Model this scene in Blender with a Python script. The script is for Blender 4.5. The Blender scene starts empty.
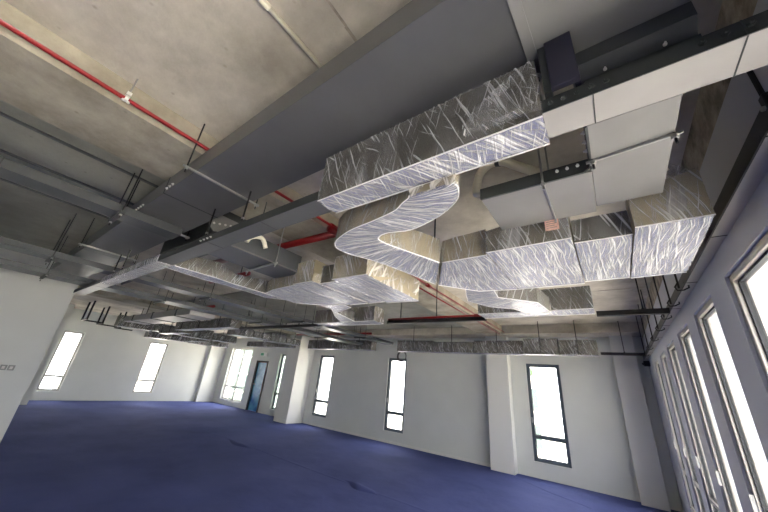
import bpy, math, random
from mathutils import Vector, noise, Matrix
random.seed(7)
sc = bpy.context.scene
COL = sc.collection

# ------------------------------------------------------------------ camera
def cam_axes(yaw, pitch, roll):
    cy, sy, cp, sp = math.cos(yaw), math.sin(yaw), math.cos(pitch), math.sin(pitch)
    fw = Vector((sy*cp, cy*cp, sp)); rt = Vector((cy, -sy, 0)); up = rt.cross(fw)
    c, s = math.cos(roll), math.sin(roll)
    return c*rt + s*up, -s*rt + c*up, fw
rt, up, fw = cam_axes(math.radians(-37.454), math.radians(22.540), math.radians(5.390))
cd = bpy.data.cameras.new('camera'); cam = bpy.data.objects.new('camera', cd); COL.objects.link(cam)
cd.sensor_width = 36; cd.lens = 36*300.5/768; cd.clip_start = .02; cd.clip_end = 300
M3 = Matrix((rt, up, -fw)).transposed()
cam.matrix_world = Matrix.Translation((0, 0, 1.5)) @ M3.to_4x4()
sc.camera = cam

# ------------------------------------------------------------------ sky, light, exposure
wd = bpy.data.worlds.new('overcast sky'); sc.world = wd; wd.use_nodes = True
bg = wd.node_tree.nodes['Background']
bg.inputs[0].default_value = (.98, .98, 1, 1); bg.inputs[1].default_value = 7.0
sd = bpy.data.lights.new('sun', 'SUN'); sd.energy = 26; sd.angle = .05; sd.color = (1, .94, .84)  # added sun: its bounce off the outside paving brightens the ceiling
sun = bpy.data.objects.new('sun', sd); COL.objects.link(sun); sun.rotation_euler = (math.radians(33), 0, math.radians(0))
sc.view_settings.view_transform = 'Standard'; sc.view_settings.look = 'None'
sc.view_settings.gamma = 1; sc.view_settings.use_curve_mapping = False
sc.view_settings.exposure = .88
sc.cycles.use_denoising = True
sc.cycles.max_bounces = 12; sc.cycles.diffuse_bounces = 7; sc.cycles.glossy_bounces = 4
sc.cycles.transparent_max_bounces = 24; sc.cycles.caustics_reflective = False; sc.cycles.caustics_refractive = False
sc.cycles.sample_clamp_indirect = 6
def portal(name, loc, nrm, w, h):
    l = bpy.data.lights.new(name, 'AREA'); l.shape = 'RECTANGLE'; l.size = w; l.size_y = h
    l.cycles.is_portal = True
    o = bpy.data.objects.new(name, l); COL.objects.link(o); o.location = loc
    o.rotation_euler = Vector(nrm).to_track_quat('-Z', 'Z').to_euler()

# ------------------------------------------------------------------ materials
def nm(name):
    m = bpy.data.materials.new(name); m.use_nodes = True
    n = m.node_tree.nodes; return m, n, m.node_tree.links, n['Principled BSDF']
def lin(c):
    return tuple(((x/255)/12.92 if x/255 <= .04045 else ((x/255+.055)/1.055)**2.4) for x in c) + (1,)
def flat(name, rgb, rough=.6, metal=0, var=.0, scale=6, bump=0, bscale=60, spec=.4):
    m, n, L, b = nm(name)
    b.inputs['Roughness'].default_value = rough; b.inputs['Metallic'].default_value = metal
    b.inputs['Specular IOR Level'].default_value = spec
    c = lin(rgb); b.inputs['Base Color'].default_value = c
    tc = n.new('ShaderNodeTexCoord')
    if var:
        t = n.new('ShaderNodeTexNoise'); t.inputs['Scale'].default_value = scale; t.inputs['Detail'].default_value = 5
        L.new(tc.outputs['Object'], t.inputs['Vector'])
        r = n.new('ShaderNodeValToRGB'); L.new(t.outputs['Fac'], r.inputs['Fac'])
        r.color_ramp.elements[0].position = .3; r.color_ramp.elements[1].position = .7
        r.color_ramp.elements[0].color = tuple(x*(1-var) for x in c[:3])+(1,)
        r.color_ramp.elements[1].color = tuple(min(1, x*(1+var)) for x in c[:3])+(1,)
        L.new(r.outputs['Color'], b.inputs['Base Color'])
    if bump:
        t2 = n.new('ShaderNodeTexNoise'); t2.inputs['Scale'].default_value = bscale; t2.inputs['Detail'].default_value = 4
        L.new(tc.outputs['Object'], t2.inputs['Vector'])
        bp = n.new('ShaderNodeBump'); bp.inputs['Strength'].default_value = bump; bp.inputs['Distance'].default_value = .01
        L.new(t2.outputs['Fac'], bp.inputs['Height']); L.new(bp.outputs['Normal'], b.inputs['Normal'])
    return m
def concrete(name, rgb, dark, scale=1.6):
    m, n, L, b = nm(name)
    b.inputs['Roughness'].default_value = .85; b.inputs['Specular IOR Level'].default_value = .2
    g = n.new('ShaderNodeNewGeometry')
    t = n.new('ShaderNodeTexNoise'); t.inputs['Scale'].default_value = scale; t.inputs['Detail'].default_value = 8; t.inputs['Roughness'].default_value = .65
    L.new(g.outputs['Position'], t.inputs['Vector'])
    r = n.new('ShaderNodeValToRGB'); L.new(t.outputs['Fac'], r.inputs['Fac'])
    r.color_ramp.elements[0].position = .32; r.color_ramp.elements[1].position = .66
    r.color_ramp.elements[0].color = lin(dark); r.color_ramp.elements[1].color = lin(rgb)
    v = n.new('ShaderNodeTexVoronoi'); v.inputs['Scale'].default_value = 7
    L.new(g.outputs['Position'], v.inputs['Vector'])
    r2 = n.new('ShaderNodeValToRGB'); L.new(v.outputs['Distance'], r2.inputs['Fac'])
    r2.color_ramp.elements[0].position = .03; r2.color_ramp.elements[1].position = .09
    r2.color_ramp.elements[0].color = (.62, .6, .57, 1); r2.color_ramp.elements[1].color = (1, 1, 1, 1)
    mx = n.new('ShaderNodeMixRGB'); mx.blend_type = 'MULTIPLY'; mx.inputs[0].default_value = .7
    L.new(r.outputs['Color'], mx.inputs[1]); L.new(r2.outputs['Color'], mx.inputs[2])
    L.new(mx.outputs['Color'], b.inputs['Base Color'])
    t2 = n.new('ShaderNodeTexNoise'); t2.inputs['Scale'].default_value = 45; t2.inputs['Detail'].default_value = 6
    L.new(g.outputs['Position'], t2.inputs['Vector'])
    bp = n.new('ShaderNodeBump'); bp.inputs['Strength'].default_value = .35; bp.inputs['Distance'].default_value = .008
    L.new(t2.outputs['Fac'], bp.inputs['Height']); L.new(bp.outputs['Normal'], b.inputs['Normal'])
    return m
def film(name, dens=.5, tint=(.93, .94, .97), su=34, sv=2.2, base=.10, skew=.5, wobble=.07, haze=.32):
    m, n, L, b = nm(name)
    uv = n.new('ShaderNodeUVMap'); uv.uv_map = 'UVMap'
    wob = n.new('ShaderNodeTexNoise'); wob.inputs['Scale'].default_value = 2.3; wob.inputs['Detail'].default_value = 2
    L.new(uv.outputs['UV'], wob.inputs['Vector'])
    ad = n.new('ShaderNodeVectorMath'); ad.operation = 'MULTIPLY_ADD'
    L.new(wob.outputs['Color'], ad.inputs[0]); ad.inputs[1].default_value = (wobble, wobble, 0); L.new(uv.outputs['UV'], ad.inputs[2])
    outs = []
    for k, (ang, a, c) in enumerate(((skew, su, sv), (-.35*skew-.1, su*1.6, sv*1.5), (skew*2.1, su*.7, sv*1.4))):
        mp = n.new('ShaderNodeMapping'); mp.inputs['Rotation'].default_value = (0, 0, ang)
        L.new(ad.outputs['Vector'], mp.inputs['Vector'])
        sc_ = n.new('ShaderNodeVectorMath'); sc_.operation = 'MULTIPLY'; sc_.inputs[1].default_value = (a, c, 1)
        L.new(mp.outputs['Vector'], sc_.inputs[0])
        t = n.new('ShaderNodeTexNoise'); t.inputs['Scale'].default_value = 1; t.inputs['Detail'].default_value = 3.5
        L.new(sc_.outputs['Vector'], t.inputs['Vector'])
        r = n.new('ShaderNodeMapRange'); lo = .62-.2*dens+.03*k
        r.inputs['From Min'].default_value = lo; r.inputs['From Max'].default_value = lo+.15
        L.new(t.outputs['Fac'], r.inputs['Value']); outs.append((r, t))
    mx = n.new('ShaderNodeMath'); mx.operation = 'MAXIMUM'
    L.new(outs[0][0].outputs[0], mx.inputs[0]); L.new(outs[1][0].outputs[0], mx.inputs[1])
    mx2 = n.new('ShaderNodeMath'); mx2.operation = 'MAXIMUM'
    L.new(mx.outputs[0], mx2.inputs[0]); L.new(outs[2][0].outputs[0], mx2.inputs[1])
    fac = n.new('ShaderNodeMapRange'); fac.inputs['To Min'].default_value = base; fac.inputs['To Max'].default_value = .82
    L.new(mx2.outputs[0], fac.inputs['Value'])
    hz = n.new('ShaderNodeTexNoise'); hz.inputs['Scale'].default_value = 1; hz.inputs['Detail'].default_value = 4
    hv = n.new('ShaderNodeVectorMath'); hv.operation = 'MULTIPLY'; hv.inputs[1].default_value = (su*.09, sv*.7, 1)
    L.new(ad.outputs['Vector'], hv.inputs[0]); L.new(hv.outputs['Vector'], hz.inputs['Vector'])
    hr = n.new('ShaderNodeMapRange'); hr.inputs['From Min'].default_value = .42; hr.inputs['From Max'].default_value = .72
    hr.inputs['To Min'].default_value = base*.5; hr.inputs['To Max'].default_value = base*.5+haze
    L.new(hz.outputs['Fac'], hr.inputs['Value']); L.new(hr.outputs[0], fac.inputs['To Min'])
    bp = n.new('ShaderNodeBump'); bp.inputs['Strength'].default_value = .9; bp.inputs['Distance'].default_value = .02
    sm = n.new('ShaderNodeMath'); sm.operation = 'ADD'
    L.new(outs[0][1].outputs['Fac'], sm.inputs[0]); L.new(outs[1][1].outputs['Fac'], sm.inputs[1])
    L.new(sm.outputs[0], bp.inputs['Height']); L.new(bp.outputs['Normal'], b.inputs['Normal'])
    b.inputs['Base Color'].default_value = tint+(1,); b.inputs['Roughness'].default_value = .22
    b.inputs['Specular IOR Level'].default_value = .9
    L.new(fac.outputs[0], b.inputs['Alpha'])
    return m
M = {}
M['slab'] = concrete('bare concrete', (210, 204, 191), (158, 152, 139))
M['slab_grey'] = concrete('darker grey concrete', (160, 160, 150), (128, 128, 120), 1.1)
M['beam'] = concrete('beam concrete', (180, 174, 158), (138, 132, 118), 3)
M['beam_rough'] = concrete('rough dark concrete', (176, 167, 152), (84, 80, 76), 7)
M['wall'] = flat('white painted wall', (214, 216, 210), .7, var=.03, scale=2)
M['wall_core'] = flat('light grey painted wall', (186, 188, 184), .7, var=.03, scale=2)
M['wall_cool'] = flat('pale grey wall', (180, 183, 192), .7, var=.03, scale=2)  # cooler, greyer tone for the right wall
M['carpet'] = None
M['grey'] = flat('grey duct sheet', (99, 100, 101), .40, .3, var=.06, scale=5, bump=.05, bscale=9)
M['grey_pale'] = flat('pale grey duct sheet', (140, 140, 138), .5, .15, var=.05)
M['galv_dull'] = flat('dull galvanised sheet', (132, 131, 130), .42, .2, var=.05, scale=7, bump=.05, bscale=12)
M['galv'] = flat('galvanised sheet', (160, 158, 155), .42, .2, var=.05, scale=7, bump=.05, bscale=12)
M['slate'] = flat('dark slate sheet', (62, 66, 66), .5, .3, var=.08)
M['navy'] = flat('dark blue grey casing', (46, 46, 62), .5, .2, var=.08)
M['dark_sheet'] = flat('dark olive duct sheet', (70, 68, 60), .38, .35, var=.2, scale=7)
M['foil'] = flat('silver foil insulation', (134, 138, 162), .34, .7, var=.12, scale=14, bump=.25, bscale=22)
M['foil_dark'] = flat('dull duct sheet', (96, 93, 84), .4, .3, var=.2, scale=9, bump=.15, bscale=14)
M['film'] = film('clear stretch film', .70, su=105, sv=2.6, skew=.05)
M['film_cross'] = film('clear stretch film crosswise', .66, su=85, sv=3.4, skew=.5)
M['film_fold'] = flat('folded film edge', (236, 236, 238), .3)
M['khaki'] = flat('khaki duct board', (140, 131, 110), .5, .1, var=.15, scale=8)
M['beige'] = flat('beige duct board', (152, 142, 120), .6, var=.12, scale=5)
M['film_side'] = film('clear stretch film loose', .24, base=.10, su=85, sv=2.6, skew=.4)
M['film_warm'] = film('clear stretch film over beige', .6, tint=(.95, .92, .86), base=.16)
M['steel'] = flat('zinc steel', (170, 170, 168), .35, .8)
M['white_steel'] = flat('bright zinc fitting', (226, 226, 222), .4, .3)
M['black'] = flat('black painted steel', (26, 26, 28), .5)
M['tray'] = flat('grey painted cable trunking', (82, 85, 87), .38, .4, var=.06)
M['red'] = flat('red painted pipe', (128, 11, 18), .35)
M['pvc'] = flat('cream plastic pipe', (226, 220, 200), .45)
M['frame'] = flat('grey window aluminium', (96, 106, 112), .4, .3)
M['frame_light'] = flat('silver window aluminium', (176, 172, 166), .4, .4)
M['gasket'] = flat('black window gasket', (24, 28, 32), .5)
M['board'] = flat('skirting white', (222, 222, 216), .6)
M['paper'] = flat('pink printed label', (214, 172, 158), .7, var=.18, scale=90)
M['grey_plate'] = flat('grey switch plate', (120, 122, 120), .5)
M['white_plastic'] = flat('white plastic', (235, 236, 232), .45)
M['green'] = flat('green sign face', (60, 150, 110), .4)
M['facade'] = flat('pale building facade', (232, 228, 220), .8, var=.05)
M['pane_out'] = flat('green building glass', (48, 66, 60), .3)
M['paving'] = flat('pale paving', (205, 200, 190), .9, var=.1)
M['green_glass'] = flat('dark green glass wall', (40, 60, 53), .5)
M['leaf'] = flat('green foliage', (40, 62, 30), .8, var=.3, scale=8)
def mk_carpet():
    m, n, L, b = nm('blue carpet')
    g = n.new('ShaderNodeNewGeometry')
    t = n.new('ShaderNodeTexNoise'); t.inputs['Scale'].default_value = .9; t.inputs['Detail'].default_value = 7
    L.new(g.outputs['Position'], t.inputs['Vector'])
    r = n.new('ShaderNodeValToRGB'); L.new(t.outputs['Fac'], r.inputs['Fac'])
    r.color_ramp.elements[0].position = .3; r.color_ramp.elements[1].position = .72
    r.color_ramp.elements[0].color = lin((66, 75, 124)); r.color_ramp.elements[1].color = lin((84, 93, 146))
    L.new(r.outputs['Color'], b.inputs['Base Color'])
    b.inputs['Roughness'].default_value = .9; b.inputs['Specular IOR Level'].default_value = .15
    t2 = n.new('ShaderNodeTexNoise'); t2.inputs['Scale'].default_value = 260
    L.new(g.outputs['Position'], t2.inputs['Vector'])
    t3 = n.new('ShaderNodeTexNoise'); t3.inputs['Scale'].default_value = 2.2; t3.inputs['Detail'].default_value = 3
    L.new(g.outputs['Position'], t3.inputs['Vector'])
    bp = n.new('ShaderNodeBump'); bp.inputs['Strength'].default_value = .5; bp.inputs['Distance'].default_value = .004
    L.new(t2.outputs['Fac'], bp.inputs['Height'])
    bp2 = n.new('ShaderNodeBump'); bp2.inputs['Strength'].default_value = .5; bp2.inputs['Distance'].default_value = .06
    L.new(t3.outputs['Fac'], bp2.inputs['Height']); L.new(bp.outputs['Normal'], bp2.inputs['Normal'])
    L.new(bp2.outputs['Normal'], b.inputs['Normal'])
    return m
M['carpet'] = mk_carpet()
def mk_glass(name='window glass', tint=(1, 1, 1)):
    m, n, L, b = nm(name); out = n['Material Output']; n.remove(b)
    tr = n.new('ShaderNodeBsdfTransparent'); tr.inputs[0].default_value = tint+(1,)
    gl = n.new('ShaderNodeBsdfGlossy'); gl.inputs['Roughness'].default_value = .02
    fr = n.new('ShaderNodeFresnel')
    g = n.new('ShaderNodeNewGeometry'); ior = n.new('ShaderNodeMapRange')
    ior.inputs['To Min'].default_value = 1.3; ior.inputs['To Max'].default_value = 1/1.3
    L.new(g.outputs['Backfacing'], ior.inputs['Value']); L.new(ior.outputs[0], fr.inputs[0])
    mx = n.new('ShaderNodeMixShader'); L.new(fr.outputs[0], mx.inputs[0]); L.new(tr.outputs[0], mx.inputs[1]); L.new(gl.outputs[0], mx.inputs[2])
    L.new(mx.outputs[0], out.inputs['Surface']); return m
M['glass'] = mk_glass()
M['glass_green'] = mk_glass('green tinted glass', (.86, .95, .92))
def mk_blue():
    m, n, L, b = nm('blue door film')
    g = n.new('ShaderNodeNewGeometry'); t = n.new('ShaderNodeTexNoise'); t.inputs['Scale'].default_value = 2.5; t.inputs['Detail'].default_value = 6
    L.new(g.outputs['Position'], t.inputs['Vector']); r = n.new('ShaderNodeValToRGB'); L.new(t.outputs['Fac'], r.inputs['Fac'])
    r.color_ramp.elements[0].position = .35; r.color_ramp.elements[1].position = .7
    r.color_ramp.elements[0].color = lin((24, 92, 150)); r.color_ramp.elements[1].color = lin((92, 176, 210))
    L.new(r.outputs['Color'], b.inputs['Base Color']); b.inputs['Roughness'].default_value = .25; return m
M['blue'] = mk_blue()

# ------------------------------------------------------------------ mesh helpers
class MB:
    def __init__(s): s.v = []; s.f = []; s.uv = {}; s.mi = {}
    def box(s, a, b):
        x0, y0, z0 = [min(p, q) for p, q in zip(a, b)]; x1, y1, z1 = [max(p, q) for p, q in zip(a, b)]
        i = len(s.v)
        s.v += [(x0,y0,z0),(x1,y0,z0),(x1,y1,z0),(x0,y1,z0),(x0,y0,z1),(x1,y0,z1),(x1,y1,z1),(x0,y1,z1)]
        for q in ((3,2,1,0),(4,5,6,7),(0,1,5,4),(1,2,6,5),(2,3,7,6),(3,0,4,7)): s.f.append(tuple(i+k for k in q))
        return s
    def tube(s, pts, r, n=10, cap=True):
        pts = [Vector(p) for p in pts]; i0 = len(s.v); prev = None
        for k, p in enumerate(pts):
            d = (pts[min(k+1, len(pts)-1)]-pts[max(k-1, 0)]).normalized()
            if prev is None:
                a = d.orthogonal().normalized()
            else:
                a = (prev-d*prev.dot(d)).normalized()
            prev = a; b = d.cross(a)
            rr = r[k] if isinstance(r, (list, tuple)) else r
            for j in range(n):
                t = 2*math.pi*j/n; s.v.append(tuple(p+rr*(math.cos(t)*a+math.sin(t)*b)))
        for k in range(len(pts)-1):
            for j in range(n):
                a = i0+k*n+j; b = i0+k*n+(j+1) % n; s.f.append((a, b, b+n, a+n))
        if cap:
            s.f.append(tuple(i0+j for j in reversed(range(n)))); e = i0+(len(pts)-1)*n; s.f.append(tuple(e+j for j in range(n)))
        return s
    def prism(s, poly, ax, lo, hi):
        """extrude a 2-d outline along axis ax"""
        i = len(s.v); n = len(poly)
        def P(p, h):
            return {0: (h, p[0], p[1]), 1: (p[0], h, p[1]), 2: (p[0], p[1], h)}[ax]
        s.v += [P(p, lo) for p in poly]+[P(p, hi) for p in poly]
        s.f.append(tuple(i+k for k in reversed(range(n)))); s.f.append(tuple(i+n+k for k in range(n)))
        for k in range(n): s.f.append((i+k, i+(k+1) % n, i+n+(k+1) % n, i+n+k))
        return s
    def ball(s, c, r, n=8):
        pts = []; rad = []
        for k in range(n+1):
            t = math.pi*k/n; pts.append((c[0], c[1], c[2]-r*math.cos(t))); rad.append(max(1e-4, r*math.sin(t)))
        return s.tube(pts, rad, n+2)
    def build(s, name, mat, parent=None, bevel=0, smooth=False, origin=None, mats=None):
        me = bpy.data.meshes.new(name)
        if parent is not None: o0 = wloc(parent)
        elif origin is not None: o0 = Vector(origin)
        else:
            mn = [min(p[k] for p in s.v) for k in range(3)]; mxx = [max(p[k] for p in s.v) for k in range(3)]
            o0 = Vector(((mn[0]+mxx[0])/2, (mn[1]+mxx[1])/2, mn[2]))
        me.from_pydata([tuple(Vector(p)-o0) for p in s.v], [], s.f)
        if s.uv:
            ul = me.uv_layers.new(name='UVMap')
            for pi, p in enumerate(me.polygons):
                q = s.uv.get(pi)
                if q:
                    for k, li in enumerate(p.loop_indices): ul.data[li].uv = q[k]
        import bmesh
        bm = bmesh.new(); bm.from_mesh(me); bmesh.ops.recalc_face_normals(bm, faces=bm.faces); bm.to_mesh(me); bm.free()
        if smooth:
            for p in me.polygons: p.use_smooth = True
        me.materials.append(mat)
        if mats:
            for m_ in mats: me.materials.append(m_)
            for pi, mi in s.mi.items(): me.polygons[pi].material_index = mi
        o = bpy.data.objects.new(name, me); COL.objects.link(o)
        if parent is not None: o.parent = parent
        else: o.location = o0
        if bevel:
            bv = o.modifiers.new('bevel', 'BEVEL'); bv.width = bevel; bv.segments = 2; bv.limit_method = 'ANGLE'
        return o
def wloc(o):
    l = Vector((0, 0, 0))
    while o is not None: l += o.location; o = o.parent
    return l
def tag(o, label=None, cat=None, group=None, kind=None):
    if label: o['label'] = label
    if cat: o['category'] = cat
    if group: o['group'] = group
    if kind: o['kind'] = kind
    return o
def empty(name, loc, label=None, cat=None, group=None, kind=None):
    o = bpy.data.objects.new(name, None); COL.objects.link(o); o.location = loc; o.empty_display_size = .1
    return tag(o, label, cat, group, kind)
def struct(name, mb, mat, parent=None, **k):
    o = mb.build(name, mat, parent, **k)
    if parent is None: o['kind'] = 'structure'
    return o
def B(a, b): return MB().box(a, b)
def T(pts, r, n=10): return MB().tube(pts, r, n)
def arc(c, r, a0, a1, u, v, n=8):
    c, u, v = Vector(c), Vector(u), Vector(v)
    return [c+r*(math.cos(a0+(a1-a0)*k/n)*u+math.sin(a0+(a1-a0)*k/n)*v) for k in range(n+1)]

def sweep(secs, step=.04, off=0.0, amp=0.0, seed=0, caps=True, uoff=0):
    """rectangular duct through sections (L xy, R xy, zb, zt); returns MB with UV (u along the duct, v around it)"""
    S = []
    for k in range(len(secs)-1):
        L0, R0, b0, t0 = secs[k]; L1, R1, b1, t1 = secs[k+1]
        d = max((Vector(L1)-Vector(L0)).length, (Vector(R1)-Vector(R0)).length, abs(t1-t0), .001)
        n = max(1, int(d/step))
        for j in range(n):
            f = j/n
            S.append((Vector(L0).lerp(Vector(L1), f), Vector(R0).lerp(Vector(R1), f), b0+(b1-b0)*f, t0+(t1-t0)*f))
    L1, R1, b1, t1 = secs[-1]; S.append((Vector(L1), Vector(R1), b1, t1))
    W = max((s[0]-s[1]).length for s in S); H = max(s[3]-s[2] for s in S)
    nw = max(2, int(W/step)); nh = max(2, int(H/step)); ring = 2*(nw+nh)
    mb = MB(); u = uoff
    V = []; U = []
    for k, (l, r, zb, zt) in enumerate(S):
        if k: u += ((l+r)/2-(S[k-1][0]+S[k-1][1])/2).length + .4*abs(zt-S[k-1][3])
        w = (r-l); wn = w.normalized(); row = []
        wl = w.length; h = zt-zb; v = 0
        pts = []
        for j in range(nw): pts.append((j/nw, 0, Vector((0, 0, -1))))
        for j in range(nh): pts.append((1, j/nh, Vector((wn.x, wn.y, 0))))
        for j in range(nw): pts.append((1-j/nw, 1, Vector((0, 0, 1))))
        for j in range(nh): pts.append((0, 1-j/nh, Vector((-wn.x, -wn.y, 0))))
        for (a, c, nr) in pts:
            p = Vector((l.x+w.x*a, l.y+w.y*a, zb+h*c))
            # rounded wrap: push corners less
            if off: p += nr*off
            if amp:
                q = p*7+Vector((seed*3.1, seed*1.7, 0))
                d = noise.noise(Vector((q.x*1.0, q.y*1.0, q.z*1.0)))*.7+noise.noise(q*2.7)*.45
                p += nr*amp*d + Vector((noise.noise(q+Vector((9, 0, 0))), noise.noise(q+Vector((0, 9, 0))), noise.noise(q+Vector((0, 0, 9)))))*amp*.5
            row.append(p)
        V.append(row); U.append(u)
    for row in V: mb.v += [tuple(p) for p in row]
    vv = [0]
    s0 = S[len(S)//2]; wl = (s0[0]-s0[1]).length; hh = s0[3]-s0[2]
    for j in range(ring):
        seg = wl/nw if (j < nw or nw+nh <= j < 2*nw+nh) else hh/nh
        vv.append(vv[-1]+seg)
    for k in range(len(V)-1):
        for j in range(ring):
            a = k*ring+j; b = k*ring+(j+1) % ring
            mb.uv[len(mb.f)] = [(U[k], vv[j]), (U[k], vv[j+1]), (U[k+1], vv[j+1]), (U[k+1], vv[j])]
            if j < nw: mb.mi[len(mb.f)] = 1
            mb.f.append((a, b, b+ring, a+ring))
    if caps:
        e = (len(V)-1)*ring
        for base, kk in ((0, 0), (e, -1)):
            ids = [base+j for j in range(ring)]
            c = len(mb.v); mid = sum((V[kk][j] for j in range(ring)), Vector())/ring; mb.v.append(tuple(mid))
            for j in range(ring):
                p0, p1 = V[kk][j], V[kk][(j+1) % ring]
                mb.uv[len(mb.f)] = [(p0.x+p0.y, p0.z), (p1.x+p1.y, p1.z), (mid.x+mid.y, mid.z)]
                mb.mi[len(mb.f)] = 2
                mb.f.append((ids[j], ids[(j+1) % ring], c))
    return mb
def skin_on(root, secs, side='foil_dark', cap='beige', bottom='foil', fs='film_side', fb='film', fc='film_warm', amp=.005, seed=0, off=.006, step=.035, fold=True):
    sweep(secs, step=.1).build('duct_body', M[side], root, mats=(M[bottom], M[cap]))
    f = sweep(secs, step=step, off=off, amp=amp, seed=seed).build('plastic_wrap', M[fs], root, smooth=False, mats=(M[fb], M[fc]))
    tag(f, 'clear creased stretch film')
    if fold:
        for e_ in (0, 1):
            q = [Vector((s_[e_][0], s_[e_][1], s_[2]-.003)) for s_ in secs]
            T([p+Vector((0, -.004 if e_ == 0 else .004, 0)) for p in q], .0028, 5).build('film_fold', M['film_fold'], f)
def wrapped(name, secs, label=None, cat='duct', group=None, **k):
    l, r, zb, zt = secs[0]
    root = empty(name, ((l[0]+r[0])/2, (l[1]+r[1])/2, zb), label, cat, group)
    skin_on(root, secs, **k)
    return root
def bolts(parent, pts, r=.007, ax=(0, -1, 0), mat='white_steel'):
    for p in pts:
        a = Vector(p); d = Vector(ax)
        MB().tube([a, a+d*.006, a+d*.0061, a+d*.012], [r*1.3, r*1.3, r*.7, r*.7], 6).build('bolt', M[mat], parent)
H = 2.90   # underside of the concrete slab
def rod(pos, z0, label, z1=H, r=.006, name='threaded_rod', mat='black', group=None):
    t = empty(name, (pos[0], pos[1], z0), label, 'rod', group)
    r_ = T([(pos[0], pos[1], z0), (pos[0], pos[1], z1)], r, 8).build('rod', M[mat], t)
    MB().tube([(pos[0], pos[1], z0+.012), (pos[0], pos[1], z0+.024)], .010, 6).build('nut', M['steel'], r_)
    return t
def trapeze(p, q, label, z, top=H, group='trapeze hangers under the ducts', r=.0045, dz=.025, mat='steel', rodmat='black', w=.02):
    """a strut from p to q under a duct with a threaded rod up at each end"""
    t = empty('trapeze_hanger', ((p[0]+q[0])/2, (p[1]+q[1])/2, z-dz), label, 'hanger', group)
    d = (Vector(q)-Vector(p)).normalized(); n = Vector((-d.y, d.x))*w/2
    P0, Q0 = Vector(p)-d*.02, Vector(q)+d*.02
    MB().prism([tuple(P0-n), tuple(Q0-n), tuple(Q0+n), tuple(P0+n)], 2, z-dz, z).build('strut', M[mat], t)
    for e in (p, q):
        r_ = T([(e[0], e[1], z-dz-.03), (e[0], e[1], top)], r, 8).build('rod', M[rodmat], t)
        MB().tube([(e[0], e[1], z-dz-.012), (e[0], e[1], z-dz)], .010, 6).build('nut', M['steel'], r_)
    return t

# ------------------------------------------------------------------ room shell
XR, YB, XL = .54, 7.7, -14.9
ZS, ZH = .28, 2.15
struct('floor', B((XL-.3, -4.3, -.2), (XR+.3, YB+.3, 0)), M['carpet'])
struct('ceiling', B((XL-.3, -4.3, H), (XR+.3, YB+.3, H+.2)), M['slab'])
def wall_with_holes(name, mat, axis, pos, thick, lo, hi, zt, holes):
    """axis 0: wall in plane x=pos running along y; axis 1: plane y=pos running along x. holes (a0,a1,z0,z1)"""
    mb = MB(); s0, s1 = sorted((pos, pos+thick))
    def add(a0, a1, z0, z1):
        if a1-a0 < 1e-4 or z1-z0 < 1e-4: return
        if axis == 0: mb.box((s0, a0, z0), (s1, a1, z1))
        else: mb.box((a0, s0, z0), (a1, s1, z1))
    cur = lo
    for (a0, a1, z0, z1) in sorted(holes):
        add(cur, a0, 0, zt); add(a0, a1, 0, z0); add(a0, a1, z1, zt); cur = a1
    add(cur, hi, 0, zt)
    return struct(name, mb, mat)
TH = .24
right_win = [(e-.57, e) for e in (2.2, 3.1, 3.97, 4.85, 5.72, 6.6)] + [(e-.57, e) for e in (1.3, .4, -.5, -1.4, -2.3, -3.2)]  # second list: windows out of view, added to brighten the room
right_win[0] = (1.58, 2.2)
back_win = [(-1.6, -.94), (-5.36, -4.74), (-8.27, -7.6)]
left_win = [(2.14, 2.67), (4.69, 5.34)]
backl_win = [(-14.15, -12.48), (-10.5, -10.2)]
door_hole = (-12.0, -11.2, 0, 1.84)
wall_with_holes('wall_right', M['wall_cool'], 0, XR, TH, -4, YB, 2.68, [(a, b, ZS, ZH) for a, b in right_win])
struct('trim_right', B((XR-.0, -4, 2.68), (XR+TH, YB, H)), M['beam_rough'])
wall_with_holes('wall_back', M['wall'], 1, YB, TH, XL, XR+TH, H,
                [(a, b, ZS, ZH) for a, b in back_win] + [(-14.15, -12.48, .2, 2.3), (-10.5, -10.2, .2, 2.13), door_hole])
wall_with_holes('wall_left', M['wall'], 0, XL, -TH, .9, YB, H, [(a, b, ZS, ZH) for a, b in left_win])
struct('wall_core', B((XL-TH, -4, 0), (-7, .91, H)), M['wall_core'])
rear_win = []
wall_with_holes('wall_rear', M['wall'], 1, -4, -TH, -7, XR+TH, H, [(a, b, .28, 2.3) for a, b in rear_win])
struct('trim_left', B((XL, .95, 0), (-13.75, 1.93, H)), M['wall'])                    # pier beside the far left window
struct('trim_corner', B((XL, 7.0, 0), (-14.7, YB, H)), M['wall'])
for k, (a, b, y) in enumerate(((-9.27, -8.62, 7.02), (-2.41, -1.93, 7.47), (.02, .38, 7.52))):
    struct(('trim_1', 'trim_2', 'trim_3')[k], B((a, y, 0), (b, YB, H)), M['board'], bevel=.004)
# concrete beams under the slab
struct('ceiling_beam', B((-2.5, -4, 2.74), (-1.93, YB, H+.02)), M['beam'])
struct('ceiling_beam', B((-9.6, .9, 2.74), (-9.0, YB, H+.02)), M['beam'])
struct('ceiling_beam', B((XL, 7.15, 2.72), (XR, YB, H+.02)), M['slab'])
struct('ceiling_grey', B((-9.0, -4, H-.02), (-2.5, .75, H+.01)), M['slab_grey'])  # thin layer of darker, greyer concrete under the slab
struct('ceiling_grey', B((-9.0, 3.0, H-.02), (-2.5, YB, H+.01)), M['slab_grey'])
for k, xx in enumerate((-2.95, -3.55, -4.2)):
    struct('ceiling_seam', B((xx-.012, -4, H-.035), (xx+.012, .75, H-.015)), M['tray'])
for k, yy in enumerate((2.8, 4.9)):
    struct('ceiling_seam', B((-1.9, yy-.004, H-.004), (.53, yy+.004, H+.01)), M['beam'])

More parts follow.
